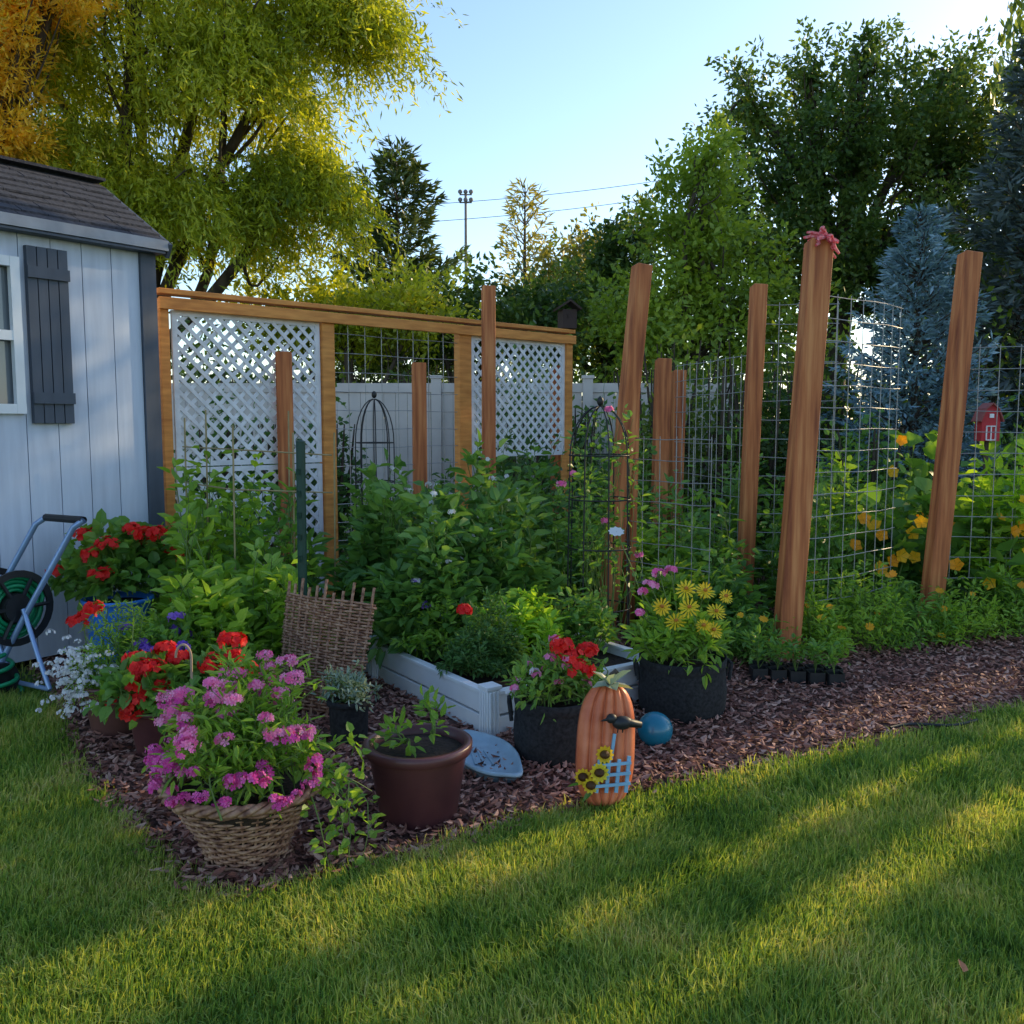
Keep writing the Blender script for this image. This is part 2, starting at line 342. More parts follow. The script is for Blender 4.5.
# ------------------------------------------------------------------ shed
E=root('garden_shed',(-3.1,6.0,0))
C=A([-2.51,6.4,0]);wd=nrm(A([-.62,-.8,0]));wn=A([-wd[1],wd[0],0])
if wn[0]<0: wn=-wn
S=lambda u,o,z:C+wd*u+wn*o+A([0,0,z])
HW=.78;H=2.84;RI=.48
mb=MB()
w0,w1,wz0,wz1=.90,1.60,1.62,2.58
bw=.2;u=.09
while u<3.2:
    e=min(u+bw,3.2)
    segs=[(0.05,H)]
    if e>w0 and u<w1: segs=[(.05,wz0),(wz1,H)]
    for z0,z1 in segs:
        beam(mb,S((u+e)/2,-.02,z0),S((u+e)/2,-.02,z1),e-u-.006,.03,wd)
    u=e
beam(mb,S(1.6,-.051,.05),S(1.6,-.051,wz0),3.2,.03,wd)
beam(mb,S(.4,-.051,wz0),S(.4,-.051,H),.8,.03,wd);beam(mb,S(2.4,-.051,wz0),S(2.4,-.051,H),1.6,.03,wd)
mb.add([S(0,-.03,.05),S(0,-2*HW,.05),S(0,-2*HW,H),S(0,-HW,H+RI),S(0,-.03,H)],[[0,1,2,3,4]])
mb.add([S(3.2,-.03,.05),S(3.2,-2*HW,.05),S(3.2,-2*HW,H),S(3.2,-HW,H+RI),S(3.2,-.03,H)],[[4,3,2,1,0]])
mb.add([S(0,-2*HW,.05),S(3.2,-2*HW,.05),S(3.2,-2*HW,H),S(0,-2*HW,H)],[[0,1,2,3]])
mb.build('walls',M_siding,E)
mb=MB()
beam(mb,S(.035,.004,.03),S(.035,.004,H-.06),.11,.03,wd);beam(mb,S(-.014,-.06,.03),S(-.014,-.06,H-.06),.14,.025,wn)
a,b=.60,.86
beam(mb,S((a+b)/2,.012,1.56),S((a+b)/2,.012,2.66),b-a,.02,wd)
for k in range(4): beam(mb,S(a+.033+k*.065,.028,1.56),S(a+.033+k*.065,.028,2.66),.058,.014,wd)
for z in (1.72,2.50): beam(mb,S(a,.045,z),S(b,.045,z),.07,.018,(0,0,1))
mb.build('trim_and_shutter',M_trim,E)
mb=MB()
for z in (wz0+.03,wz1-.03,(wz0+wz1)/2): beam(mb,S(w0,.01,z),S(w1,.01,z),.06,.045,(0,0,1))
for uu in (w0+.03,w1-.03): beam(mb,S(uu,.013,wz0),S(uu,.013,wz1),.055,.045,wd)
mb.build('window_frame',M_white,E)
mb=MB();beam(mb,S((w0+w1)/2,-.035,wz0),S((w0+w1)/2,-.035,wz1),w1-w0,.01,wd);mb.build('window_glass',M_glass,E)
mb=MB()
for k in range(20): beam(mb,S(w0,-.10,wz0+.03+k*.047),S(w1,-.10,wz0+.03+k*.047),.03,.004,(0,.3,1))
mb.build('window_blind',M_blind,E)
mb=MB();oh=.10;rise=RI/HW;ue=-.07
def roofpt(u,t,lift=0):
    o=oh-(HW+oh)*t;return S(u,o,H+ (-o)*rise+lift)
nc=9
for k in range(nc):
    t0,t1=k/nc,(k+1)/nc+.02;u=ue
    while u<3.35:
        w=rng.uniform(.14,.3);e=min(u+w,3.35);j=rng.uniform(0,.006)
        V=[roofpt(u,t0,.035+j),roofpt(e-.005,t0,.035+j),roofpt(e-.005,t1,.018+j),roofpt(u,t1,.018+j)]
        V+= [v-A([0,0,.014]) for v in V]
        mb.add(V,[f for f in QB]);u=e
V=[roofpt(ue,0,.015),roofpt(3.34,0,.015),roofpt(3.34,1,.01),roofpt(ue,1,.01)];mb.add(V,[[0,1,2,3]])
o=-HW*2-oh
V=[S(ue,-HW,H+RI+.03),S(3.34,-HW,H+RI+.03),S(3.34,o,H-.05),S(ue,o,H-.05)];mb.add(V,[[0,1,2,3]])
beam(mb,S(ue-.01,-HW,H+RI+.045),S(3.35,-HW,H+RI+.045),.14,.02,wn)
mb.build('roof',M_shing,E)
mb=MB();beam(mb,S(ue,oh-.005,H-.055),S(3.34,oh-.005,H-.055),.07,.03,(0,0,1));mb.build('fascia',M_fascia,E)
mb=MB();beam(mb,S(ue-.01,oh,H-.09),S(ue-.01,-HW,H+RI-.04),.10,.025,(0,0,1));beam(mb,S(ue-.01,-HW,H+RI-.04),S(ue-.01,-2*HW-oh,H-.1),.10,.025,(0,0,1))
mb.build('rake_boards',M_trim,E)
mb=MB();beam(mb,S(1.6,oh/2-.01,H-.11),S(1.6,oh/2-.01,H-.095),3.3,.12,wd);mb.build('soffit',M_trim,E)

# ------------------------------------------------------------------ raised bed
E=root('raised_garden_bed',(-.11,4.35,0));mb=MB()
C0=A([-.11,4.35,0]);u_=nrm(A([.82,.57,0]));w_=A([-u_[1],u_[0],0]);BL,BW=2.5,1.15
Bp=lambda a,b,z=0:C0+u_*a+w_*b+A([0,0,z])
def side(p,q):
    p,q=A(p),A(q)
    for z in (.055,.165): beam(mb,p+[0,0,z],q+[0,0,z],.098,.035,(0,0,1))
    beam(mb,p+[0,0,.225],q+[0,0,.225],.022,.05,(0,0,1))
cs=[(0,0),(BW,0),(BW,BL),(0,BL)]
for i in range(4): side(Bp(*cs[i]),Bp(*cs[(i+1)%4]))
for a,b in cs+[(0,BL/2),(BW,BL/2)]:
    c=Bp(a,b);ang=math.atan2(u_[1],u_[0])
    box(mb,c+[0,0,.125],(.075,.075,.25),0,ang);box(mb,c+[0,0,.262],(.09,.09,.02),0,ang)
    for k in (-.022,0,.022):
        box(mb,c+u_*k-w_*.041+[0,0,.125],(.012,.012,.24),0,ang);box(mb,c+w_*k-u_*.041+[0,0,.125],(.012,.012,.24),0,ang)
bevel(mb.build('boards',M_white,E),.004,2)
mb=MB();mb.add([Bp(.02,.02,.18),Bp(BW-.02,.02,.18),Bp(BW-.02,BL-.02,.18),Bp(.02,BL-.02,.18)],[[0,1,2,3]]);mb.build('soil',M_soil,E)

# ------------------------------------------------------------------ pots
def pot(name,c,rt,rb,h,m,rim=.02,wob=0):
    E=root(name,c);mb=MB()
    prof=[(0.001,.004),(rb*.96,0),(rb,.01),(rt*.96,h-rim*1.6),(rt*.965,h-rim*1.5),(rt+rim*.4,h-rim*1.3),(rt+rim*.5,h-.004),(rt+rim*.2,h),(rt-rim*.5,h-.002),(rt-rim*.6,h-.04),(rb*.9,.03)]
    lathe(mb,prof,c,32,wob=wob);mb.build('pot_body',m,E,True)
    mb=MB();lathe(mb,[(.001,h-.035),(rt*.5,h-.03),(rt*.955,h-.04)],c,20);mb.build('soil',M_soil,E)
    return E
def fabricpot(c,r,h):
    E=root('fabric_planter',c);mb=MB()
    prof=[(.001,.003),(r*.93,0),(r*1.0,.03),(r*1.03,h*.4),(r*.99,h*.8),(r*.985,h*.83),(r*1.01,h*.86),(r*1.02,h),(r*.98,h+.004),(r*.95,h-.05)]
    lathe(mb,prof,c,40,wob=.025)
    for s in (-1,1):
        a=A([s*(r+.012),-.04,h*.62]);tube(mb,[A(c)+a,A(c)+a+[s*.012,.0,.09],A(c)+a+[s*.012,.08,.09],A(c)+a+[0,.08,0]],.011,6)
    mb.build('fabric_body',M_fabric,E,True)
    mb=MB();lathe(mb,[(.001,h-.035),(r*.96,h-.05)],c,20);mb.build('soil',M_soil,E);return E
def foliage(name,c,r,h,K,nl,L,W,m,parent,base_r=.06,t0=.25,**kw):
    mb=MB();T=dome(K,c,(r,r,h),.5);B=A(c)+rng.normal(size=(K,3))*[base_r,base_r,0]
    shoots(mb,B,T,nl,L,W,lm=0,sm=1,t0=t0,**kw);mb.build(name,[m,M_stem],parent);return T
def wicker_basket(c,rt,rb,h):
    E=root('wicker_basket',c);c=A(c);mb=MB();nr=28;n=nr*4
    rad=lambda f:rb+(rt-rb)*(max(0,(f-.12)/.88))**1.3+ (.012 if f<.12 else 0)
    rows=22;a=np.arange(n)*2*math.pi/n
    for k in range(rows):
        f=(k+.5)/rows;w=.007*np.cos(a*nr/2+ (k%2)*math.pi);rr=rad(f)+w+.003*np.sin(a*5+k)
        tube(mb,c+np.stack([rr*np.cos(a),rr*np.sin(a),np.full(n,f*h)+.005*np.sin(a*3+k*.3)],-1),h/rows*.47,5,True)
    for j in range(nr):
        b=(j+.0)*2*math.pi/nr;t=np.linspace(0,1.03,9)
        tube(mb,c+np.stack([[rad(min(x,1))*math.cos(b),rad(min(x,1))*math.sin(b),x*h] for x in t]),.005,5)
    for ph in (0,2.1,4.2):
        rr=rt+.012*np.cos(a*12+ph)+.006
        tube(mb,c+np.stack([rr*np.cos(a),rr*np.sin(a),h+.012*np.sin(a*12+ph)+.006],-1),.011,5,True)
        rr=rb+.016+.006*np.cos(a*12+ph);tube(mb,c+np.stack([rr*np.cos(a),rr*np.sin(a),.015+.006*np.sin(a*12+ph)],-1),.007,5,True)
    mb.build('weave',M_wick,E,True)
    mb=MB();lathe(mb,[(rb*.9,.01),(rad(.5)-.01,h*.5),(rt-.012,h-.03),(rt*.5,h-.02),(.001,h-.02)],c,24);mb.build('soil',M_soil,E)
    return E
cb=A([-.95,3.1,0]);E=wicker_basket(cb,.265,.14,.285)
T=foliage('foliage',cb+[0,0,.28],.33,.50,95,24,.055,.015,G_light,E,.1,bulge=.03)
mb=MB();k=T[(T[:,2]>.46)];heads(mb,k[:36]+[0,0,.02],.034,24,.0135,5,0,.45,wf=.38);heads(mb,T[T[:,2]<.6][:30]+[0,-.02,.0],.024,14,.012,5,1,.6,wf=.4)
an=rng.uniform(2.5,5.9,48);lowp=cb+np.stack([np.cos(an)*.30,np.sin(an)*.29,.29+rng.uniform(0,.16,48)],-1)
heads(mb,lowp,.022,12,.012,5,1,.7,wf=.4)
mb.build('flowers',[F_pink,F_mag],E)
mb=MB()
T=cb+A([[.38,-.1,.02],[.45,0,.25],[.36,-.12,.16],[.38,0,.38],[.42,-.06,.0],[.34,-.1,.3],[.36,-.05,.08],[.46,-.04,.12],[.32,-.14,.04],[.4,-.08,.2]]);B=np.repeat([cb+[.2,-.02,.34]],10,0)
shoots(mb,B,T,18,.04,.03,.0035,bulge=.06,t0=.1);mb.build('trailing_vine',[G_light,M_stem],E)
E=pot('clay_pot',(-1.22,3.52,0),.11,.08,.2,M_beigepot);foliage('foliage',A([-1.22,3.52,.18]),.16,.15,18,14,.05,.02,G_mid,E)
c=A([-.37,3.44,0]);E=pot('plant_pot',c,.20,.15,.315,M_maroon,rim=.03)
mb=MB();shoots(mb,c+A([[-.05,0,.3]]*4+[[.06,0,.3]]*4),c+A([[-.14,-.05,.35],[-.17,0,.32],[-.1,.08,.35],[-.02,-.1,.33],[.03,-.02,.48],[.08,.03,.43],[.02,.03,.45],[.10,-.05,.38]]),10,.05,.024,.004,bulge=.02);mb.build('seedling_leaves',[G_light,M_stem],E)
c=A([-.80,4.30,0]);E=pot('plant_pot',c,.10,.09,.22,M_fabric);foliage('fern_foliage',c+[0,0,.20],.17,.15,24,26,.035,.012,G_silver,E,.03,t0=.1)
n=40;a=np.arange(n)*2*math.pi/n;cr,sr_=math.cos(.45),math.sin(.45);tc=A([-.12,3.98,0])
def ol(s,z):
    P=np.stack([np.cos(a)*.12*s*(1+.15*np.sin(a*2+.6)),np.sin(a)*.29*s*(1+.04*np.cos(a*5)),0*a+z],-1)
    return tc+P@A([[cr,sr_,0],[-sr_,cr,0],[0,0,1]])
V=np.concatenate([ol(.85,.01),ol(1.0,.055),ol(1.04,.06),ol(1.04,.05),ol(1.07,.062),ol(1.05,.072),ol(.99,.070),ol(.93,.045),ol(.5,.040),ol(.02,.040)])
i=np.arange(9)[:,None];j=np.arange(n)[None];j2=(j+1)%n
mb=MB();mb.add(V,np.stack([i*n+j,i*n+j2,(i+1)*n+j2,(i+1)*n+j],-1).reshape(-1,4))
for k in (-1,0,1): tube(mb,[tc+[-.0+k*.04,-.1,.043],tc+[k*.03-.04,.08,.043]],.006,5)
mb.build('water_tray',M_tray,None,True)
pc=A([.37,3.52,0]);E=root('pumpkin_garden_plaque',pc)
fx=nrm(A([.97,.10,0]));lean=nrm(A([.06,.24,1]));fn=np.cross(fx,lean);fx2=nrm(A([.97,.10,-.03]))
PQ=lambda x,z,o=0:pc+fx2*x+lean*z+fn*o+A([0,0,.005])
nu,nv=61,33;us=np.linspace(-1,1,nu);vs=np.linspace(0,1,nv);V=[]
def hw(v): return .122*max(0,1-abs(2*v-1)**3.0)**(1/2.3)*(1-.06*v)+.002
def dep(u): return .055*math.sqrt(max(0,1-u*u*.96))*(.60+.40*abs(math.cos(2.5*math.pi*u))**.6)
for v in vs:
    for u in us: V.append(PQ(u*hw(v),v*.50,dep(u)*min(1,hw(v)/.08)))
for v in vs:
    for u in us: V.append(PQ(u*hw(v),v*.50,-.02))
F=[]
for j in range(nv-1):
    for i in range(nu-1):
        q=j*nu+i;F.append([q,q+1,q+nu+1,q+nu]);q+=nu*nv;F.append([q,q+nu,q+nu+1,q+1])
    for i in (0,nu-1):
        q=j*nu+i;F.append([q,q+nu,q+nu+nu*nv,q+nu*nv])
mb=MB();mb.add(V,F);mb.build('ribbed_pumpkin',M_terra,E,True)
mb=MB()
for k,x in enumerate((-.045,-.005,.035,.075)): beam(mb,PQ(x,.07,.068),PQ(x+.008,.20+.012*(k%2),.068),.014,.012,fx2)
for z in (.095,.135,.175): beam(mb,PQ(-.06,z,.077),PQ(.09,z+.012,.077),.012,.01,lean)
beam(mb,PQ(.01,.2,.066),PQ(.02,.30,.066),.012,.012,fx2)
mb.build('blue_gate',M_lblue,E)
mb=MB();Rr=np.stack([fx2,fn,lean],1)
ball(mb,PQ(.045,.345,.085),(.042,.026,.028),0,rot=Rr);ball(mb,PQ(.0,.362,.087),(.022,.02,.02),0,rot=Rr)
tube(mb,[PQ(-.012,.36,.09),PQ(-.045,.352,.092)],[.009,.001],6);tube(mb,[PQ(.07,.345,.085),PQ(.125,.335,.08),PQ(.128,.335,.08)],[.02,.013,.001],6)
for x in (.03,.05): tube(mb,[PQ(x,.33,.085),PQ(x,.305,.075)],.003,4)
mb.build('crow',M_black,E,True)
mb=MB();sp=A([PQ(-.07,.10,.07),PQ(-.04,.15,.08),PQ(-.10,.13,.05),PQ(-.02,.22,.075)]);florets(mb,sp,np.repeat([fn],4,0),.038,12,0)
for s_ in sp: ball(mb,s_+fn*.008,(.021,.021,.017),1,10,6)
leaf6(mb,A([PQ(-.06,.08,.07),PQ(-.03,.18,.06),PQ(-.1,.1,.05)]),A([fx2*-1-lean,lean+fx2,-fx2]),.05,.03,2)
mb.build('sunflowers',[F_yel,F_brn,G_mid],E)
mb=MB();tube(mb,[PQ(0,.49,.02),PQ(.01,.53,.02),PQ(.03,.55,.02)],[.02,.014,.012],7)
leaf6(mb,np.repeat([PQ(0,.49,.04)],6,0),A([fx2,-fx2,fx2+lean,lean-fx2,lean+fn,fn]),.1,.055,1,un=.2)
mb.build('stem_and_leaves',[M_bark,G_silver],E)
mb=MB();ball(mb,(.69,4.22,.088),(.085,.085,.085),0,32,20);lathe(mb,[(.045,0),(.05,.006),(.035,.014)],(.69,4.22,0));mb.build('blue_gazing_ball',M_teal,None,True)
c=A([.21,4.12,0]);E=fabricpot(c,.20,.29)
T=foliage('foliage',c+[0,0,.27],.25,.28,50,20,.05,.02,G_mid,E,.09)
mb=MB();heads(mb,c+A([[.06,-.08,.49],[.14,-.02,.51],[.10,-.1,.44],[.02,-.06,.54]]),.05,32,.022,5,0,.7);heads(mb,T[T[:,2]>.34][:20]+[-.02,-.02,.01],.022,8,.016,5,1,.5);heads(mb,T[T[:,0]<c[0]][:5]+[-.02,-.02,.02],.018,5,.018,5,2,.5);mb.build('flowers',[F_red,F_pink,F_white],E)
c=A([.92,4.75,0]);E=fabricpot(c,.23,.31)
T=foliage('foliage',c+[0,0,.3],.25,.30,50,18,.07,.026,G_light,E,.09)
mb=MB();Y=c+A([[.00,-.14,.60],[.15,-.1,.57],[.07,-.17,.51],[-.07,-.15,.53],[.20,-.1,.65],[.09,-.1,.68],[-.01,-.1,.69],[-.14,-.13,.60],[.13,-.14,.48]])
for dz in (0,.008): florets(mb,Y+[0,-dz*.6,dz],A([0,-.8,.6])+rng.normal(size=(9,3))*.4,.052-.9*dz,13,0,.12,.3)
for y in Y: ball(mb,y+[0,-.011,.013],(.012,.012,.010),4,8,6)
Pk=c+A([[-.18,0,.70],[-.13,.02,.76],[-.22,.02,.66],[-.07,.0,.78],[-.24,-.05,.56]]);heads(mb,Pk,.03,14,.017,6,2,.6)
for p in np.concatenate([Y,Pk]): tube(mb,[c+[rng.normal()*.03,0,.3],(c+p+[0,0,.3])/2,p-[0,-.004,.005]],.003,4,mi=3)
wf_=A([c+[-.36,.05,.98]]);florets(mb,wf_,A([[0,-.5,.9]]),.055,9,5,.05,.62);tube(mb,[c+[-.1,.05,.3],c+[-.28,.05,.8],wf_[0]],.003,4,mi=3)
mb.build('flowers',[F_yel,F_brn,F_pink,M_stem,mat('daisy_centre',(.45,.16,.02),.8,60),F_white],E)
E=root('woven_hurdle',(-1.08,4.6,0));mb=MB();hx=nrm(A([.96,-.20,-.1]));hz=nrm(A([.10,.22,1]));hn=np.cross(hx,hz)
H0=A([-1.06,4.62,.05]);hp=lambda x,z,o=0:H0+hx*x*(1+.12*(z/.6))+hz*z+hn*(o+.10*(x/.25)**2*-1)
xs=np.linspace(-.215,.215,11)
for x in xs:
    e=rng.uniform(-.03,.04);tube(mb,[hp(x,z) for z in (-.03,.2,.4,.66+e)],.0085,6)
xx=np.linspace(-.23,.23,67)
for k in range(38):
    z=.01+k*.0157;e=rng.normal()*.006;tube(mb,[hp(x+e,z+.004*math.sin(x*14+k*.5),.010*math.cos((x+.215)/.043*math.pi+(k%2)*math.pi)) for x in xx],.0074,5)
mb.build('weave',M_wick,E,True)
mb=MB();tube(mb,[(-1.17,4.95,0),(-1.165,4.95,.8),(-1.16,4.95,1.46)],.026,10);tube(mb,[(-1.16,4.95,1.46),(-1.16,4.95,1.47)],[.03,.005],10)
for z in np.arange(.2,1.4,.12): tube(mb,[(-1.17,4.92,z),(-1.17,4.915,z+.03)],.012,6)
mb.build('green_stake',M_gpost,None)
mb=MB()
for x,y,h in ((-1.75,5.6,1.55),(-1.45,5.9,1.5),(-2.05,6.0,1.65),(-1.2,6.0,1.5),(-1.6,6.4,1.65),(-2.3,6.3,1.6)): tube(mb,[(x,y,0),(x+.02,y,h)],.006,5)
for z in (1.15,1.4): tube(mb,[(-1.75,5.6,z),(-1.2,6.0,z-.05)],.005,5);tube(mb,[(-1.75,5.6,z),(-2.3,6.3,z)],.005,5)
mb.build('garden_canes',M_stake)
def obelisk(c,w,h):
    mb=MB();c=A(c);n=8
    for k in range(n):
        a=k*2*math.pi/n+.2;d=A([math.cos(a),math.sin(a),0])
        P=[c+d*w/2+[0,0,0],c+d*w/2*.97+[0,0,h*.4],c+d*w/2*.93+[0,0,h*.78]]
        P+=[c+d*w/2*.93*math.cos(q)+A([0,0,h*.78+h*.20*math.sin(q)]) for q in np.linspace(.2,1.5,7)]
        tube(mb,P,.005,5)
    a=np.linspace(0,2*math.pi,29)[:-1]
    for f,s in ((.15,1),(.4,.97),(.6,.95),(.78,.93)):
        tube(mb,c+np.stack([np.cos(a)*w/2*s,np.sin(a)*w/2*s,0*a+h*f],-1),.005,5,True)
    ball(mb,c+[0,0,h*1.0],(.022,.022,.03),0,10,8)
    mb.build('obelisk_trellis',M_black,None,True)
obelisk((.56,5.75,.15),.42,1.55);obelisk((-1.14,7.5,.0),.34,1.8)
mb=MB();T=A([.56,5.75,.2])+np.stack([rng.normal(size=34)*.17,rng.normal(size=34)*.15,rng.uniform(.5,1.5,34)],-1)
shoots(mb,np.repeat([[.56,5.75,.2]],34,0)+rng.normal(size=(34,3))*[.08,.08,0],T,18,.055,.032,.003,bulge=.1);heads(mb,T[:5],.02,6,.02,6,2);mb.build('climbing_vine',[G_mid,M_stem,F_pink])

# ------------------------------------------------------------------ potted group left
E=pot('blue_plant_pot',(-2.42,5.45,0),.20,.15,.50,M_blue)
c=A([-2.47,5.6,.52]);T=foliage('foliage',c,.40,.45,60,14,.085,.075,G_mid,E,.1)
mb=MB();heads(mb,T[T[:,2]>.62][:22]+[.02,-.04,.03],.06,30,.022,5,0);mb.build('flowers',[F_red],E)
E=pot('plant_pot',(-2.0,4.42,0),.15,.11,.27,M_brownpot)
c=A([-2.0,4.42,.25]);T=foliage('foliage',c+[0,.08,0],.24,.46,60,30,.035,.008,G_light,E,.08)
mb=MB();q=c+A([-.12,-.10,.07])+rng.normal(size=(130,3))*[.075,.06,.085];heads(mb,q,.020,10,.009,4,0);shoots(mb,np.repeat([c+[-.05,-.05,0]],30,0),q[:30],12,.03,.01,.002,lm=2,sm=2,bulge=.02);heads(mb,A([[-2.2,4.6,.57],[-2.17,4.6,.60],[-2.23,4.55,.54]]),.05,24,.02,5,1);mb.build('flowers',[F_white,F_red,G_light],E)
E=pot('plant_pot',(-1.86,4.62,0),.14,.11,.28,M_brownpot)
c=A([-1.86,4.65,.26]);T=foliage('foliage',c,.24,.3,50,18,.05,.025,G_mid,E,.08)
mb=MB();heads(mb,T[T[:,2]>.34][:24]+[0,-.03,.03],.03,10,.02,5,0);mb.build('flowers',[F_pur],E)
E=pot('plant_pot',(-1.66,4.14,0),.145,.11,.24,M_maroon)
c=A([-1.66,4.14,.22]);T=foliage('foliage',c,.24,.22,50,12,.07,.06,G_mid,E,.08)
mb=MB();heads(mb,c+A([[-.14,-.08,.13],[-.04,-.1,.22],[.06,-.12,.14],[-.02,-.14,.08],[-.1,-.02,.24],[.1,-.02,.25],[-.2,0,.05],[.03,0,.28],[-.08,-.12,.02],[-.05,-.14,.16],[.02,-.12,.22]]),.066,40,.021,5,0);mb.build('flowers',[F_red],E)
E=pot('plant_pot',(-1.36,4.22,0),.13,.1,.24,M_brownpot)
c=A([-1.36,4.22,.22]);T=foliage('foliage',c,.2,.24,40,12,.065,.05,G_mid,E,.08)
mb=MB();heads(mb,c+A([[-.03,-.1,.22],[.06,-.08,.24],[.02,0,.3],[.1,-.08,.18]]),.062,36,.021,5,0);mb.build('flowers',[F_red],E)
mb=MB();t=np.linspace(0,math.pi,14);tube(mb,[( -1.46,4.0,.2)]+[(-1.49+.035*math.cos(q),4.0,.50+.06*math.sin(q)) for q in t],.006,6);mb.build('plant_hook',M_beigepot,None,True)
# hose reel cart
E=root('hose_reel_cart',(-2.85,5.15,0));mb=MB();off=A([-.30,.16,0])
ra=[A([-2.44,5.10,1.01]),A([-2.50,5.10,.97]),A([-2.80,5.08,.45]),A([-2.99,5.05,.08])]
tube(mb,ra,.018,8);tube(mb,[p+off for p in ra],.018,8)
tube(mb,[A([-2.80,5.08,.50]),A([-2.70,5.02,.25]),A([-2.62,4.98,.06])],.014,8);tube(mb,[off+A([-2.80,5.08,.50]),off+A([-2.70,5.02,.25]),off+A([-2.62,4.98,.06])],.014,8)
tube(mb,[A([-2.62,4.98,.06]),off+A([-2.62,4.98,.06])],.014,8);mb.build('frame',M_tube,E,True)
axd=nrm(off);up=A([0,0,1]);sd=np.cross(axd,up)
def disc(mb,c,r,th,ax=axd,n=28,mi=0,inner=0):
    s=nrm(np.cross(ax,up));u=np.cross(s,ax);a=np.arange(n)*2*math.pi/n
    ring=lambda rr,o:c+ax*o+rr*(np.cos(a)[:,None]*s+np.sin(a)[:,None]*u)
    rs=[ring(inner,-th/2),ring(r,-th/2),ring(r,th/2),ring(inner,th/2)];i=np.arange(3)[:,None];j=np.arange(n)[None];j2=(j+1)%n
    mb.add(np.concatenate(rs),np.stack([i*n+j,i*n+j2,(i+1)*n+j2,(i+1)*n+j],-1).reshape(-1,4),mi)
mb=MB();dc=A([-2.80,5.08,.50])+off/2
tube(mb,[ra[0],ra[0]+off],.022,8)
for s in (-.12,.12):
    disc(mb,dc+axd*s,.22,.012,inner=.18);disc(mb,dc+axd*s,.08,.02,inner=.0)
    for k in range(6):
        a=k*math.pi/3;d=math.cos(a)*sd+math.sin(a)*up;tube(mb,[dc+axd*s+d*.05,dc+axd*s+d*.19],.012,5)
disc(mb,dc,.085,.24)
for s in (-.06,.40):
    w=A([-2.97,5.05,.10])+axd*s;disc(mb,w,.10,.04,inner=.05);disc(mb,w,.05,.02)
mb.build('reel_and_wheels',M_black,E)
mb=MB();t=np.linspace(0,2*math.pi*26,26*24);q=.105+.024*np.floor(t/(2*math.pi*8));xo=(np.abs(((t/(2*math.pi*8))%2)-1)-.5)*.2
tube(mb,dc+np.outer(xo,axd)+np.outer(q*np.cos(t),sd)+np.outer(q*np.sin(t),up),.0125,6)
t=np.linspace(0,2*math.pi*3,70);tube(mb,np.stack([-3.0+.2*np.cos(t)*(1-.02*t),5.0+.14*np.sin(t),.03+.012*t],-1),.0125,6)
mb.build('hose',M_hose,E,True)

# ------------------------------------------------------------------ garden plants
def plant(c,r,h,K,nl,L,W,br=.5,lo=.55,**kw):
    mb=MB();c=A(c);r=(r,r) if np.isscalar(r) else r
    T=dome(K,c,(r[0],r[1],h),lo);T[:,2]=np.maximum(T[:,2],c[2]+.06)
    B=c+ (T-c)*A([br,br,0]);shoots(mb,B,T,nl,L,W,lm=0,sm=1,**kw);return mb,T
def fin(mb,name,m,*ex): return mb.build(name,[m,M_stem,*ex])
for c,r,hh in (((-.50,5.45,.2),(.36,.40),.85),((-.12,5.7,.2),(.42,.42),1.0),((-.80,6.1,.15),(.45,.45),1.15),((-.15,6.3,.15),(.45,.5),1.18),((-.6,6.85,.1),(.5,.5),1.25),((.1,7.0,.1),(.45,.5),1.2)):
    mb,T=plant(c,r,hh,85,21,.105,.06,sr=.006,comp=1.1,t0=.25)
    heads(mb,T[T[:,2]>hh*.85][:6],.018,5,.014,5,2);fin(mb,'potato_plant',G_pot,F_white)
for c,r,h,m in (((-1.75,5.35,0),.42,1.15,G_light),((-2.05,6.0,0),.42,1.45,G_light),((-1.5,5.9,0),.40,1.35,G_mid),((-1.35,5.25,0),.32,.95,G_light),((-1.7,4.85,.1),.27,.6,G_light),((-2.1,6.7,0),.4,1.5,G_lime)):
    mb,T=plant(c,r,h,62,17,.105,.055,sr=.006,t0=.25);fin(mb,'tomato_plant',m)
c=Bp(.26,.40,.2);mb,T=plant(c,.25,.42,120,28,.038,.014,t0=.4,bulge=.02);heads(mb,A([c+[-.13,-.16,.38]]),.03,30,.02,5,2);fin(mb,'marigold_plant',G_dark,F_red)
c=Bp(.60,.62,.2);mb,T=plant(c,.29,.46,90,22,.06,.032,t0=.4,bulge=.02);fin(mb,'parsley_plant',G_lime)
c=Bp(.20,.95,.2);mb,T=plant(c,.24,.42,64,20,.045,.02,t0=.3);heads(mb,T[:10],.03,12,.012,5,2);heads(mb,T[8:14],.03,10,.012,5,3);fin(mb,'alyssum_plant',G_light,F_pur,F_white)
c=Bp(.98,.45,.2);mb,T=plant(c,.2,.38,40,16,.06,.03);fin(mb,'basil_plant',G_mid)
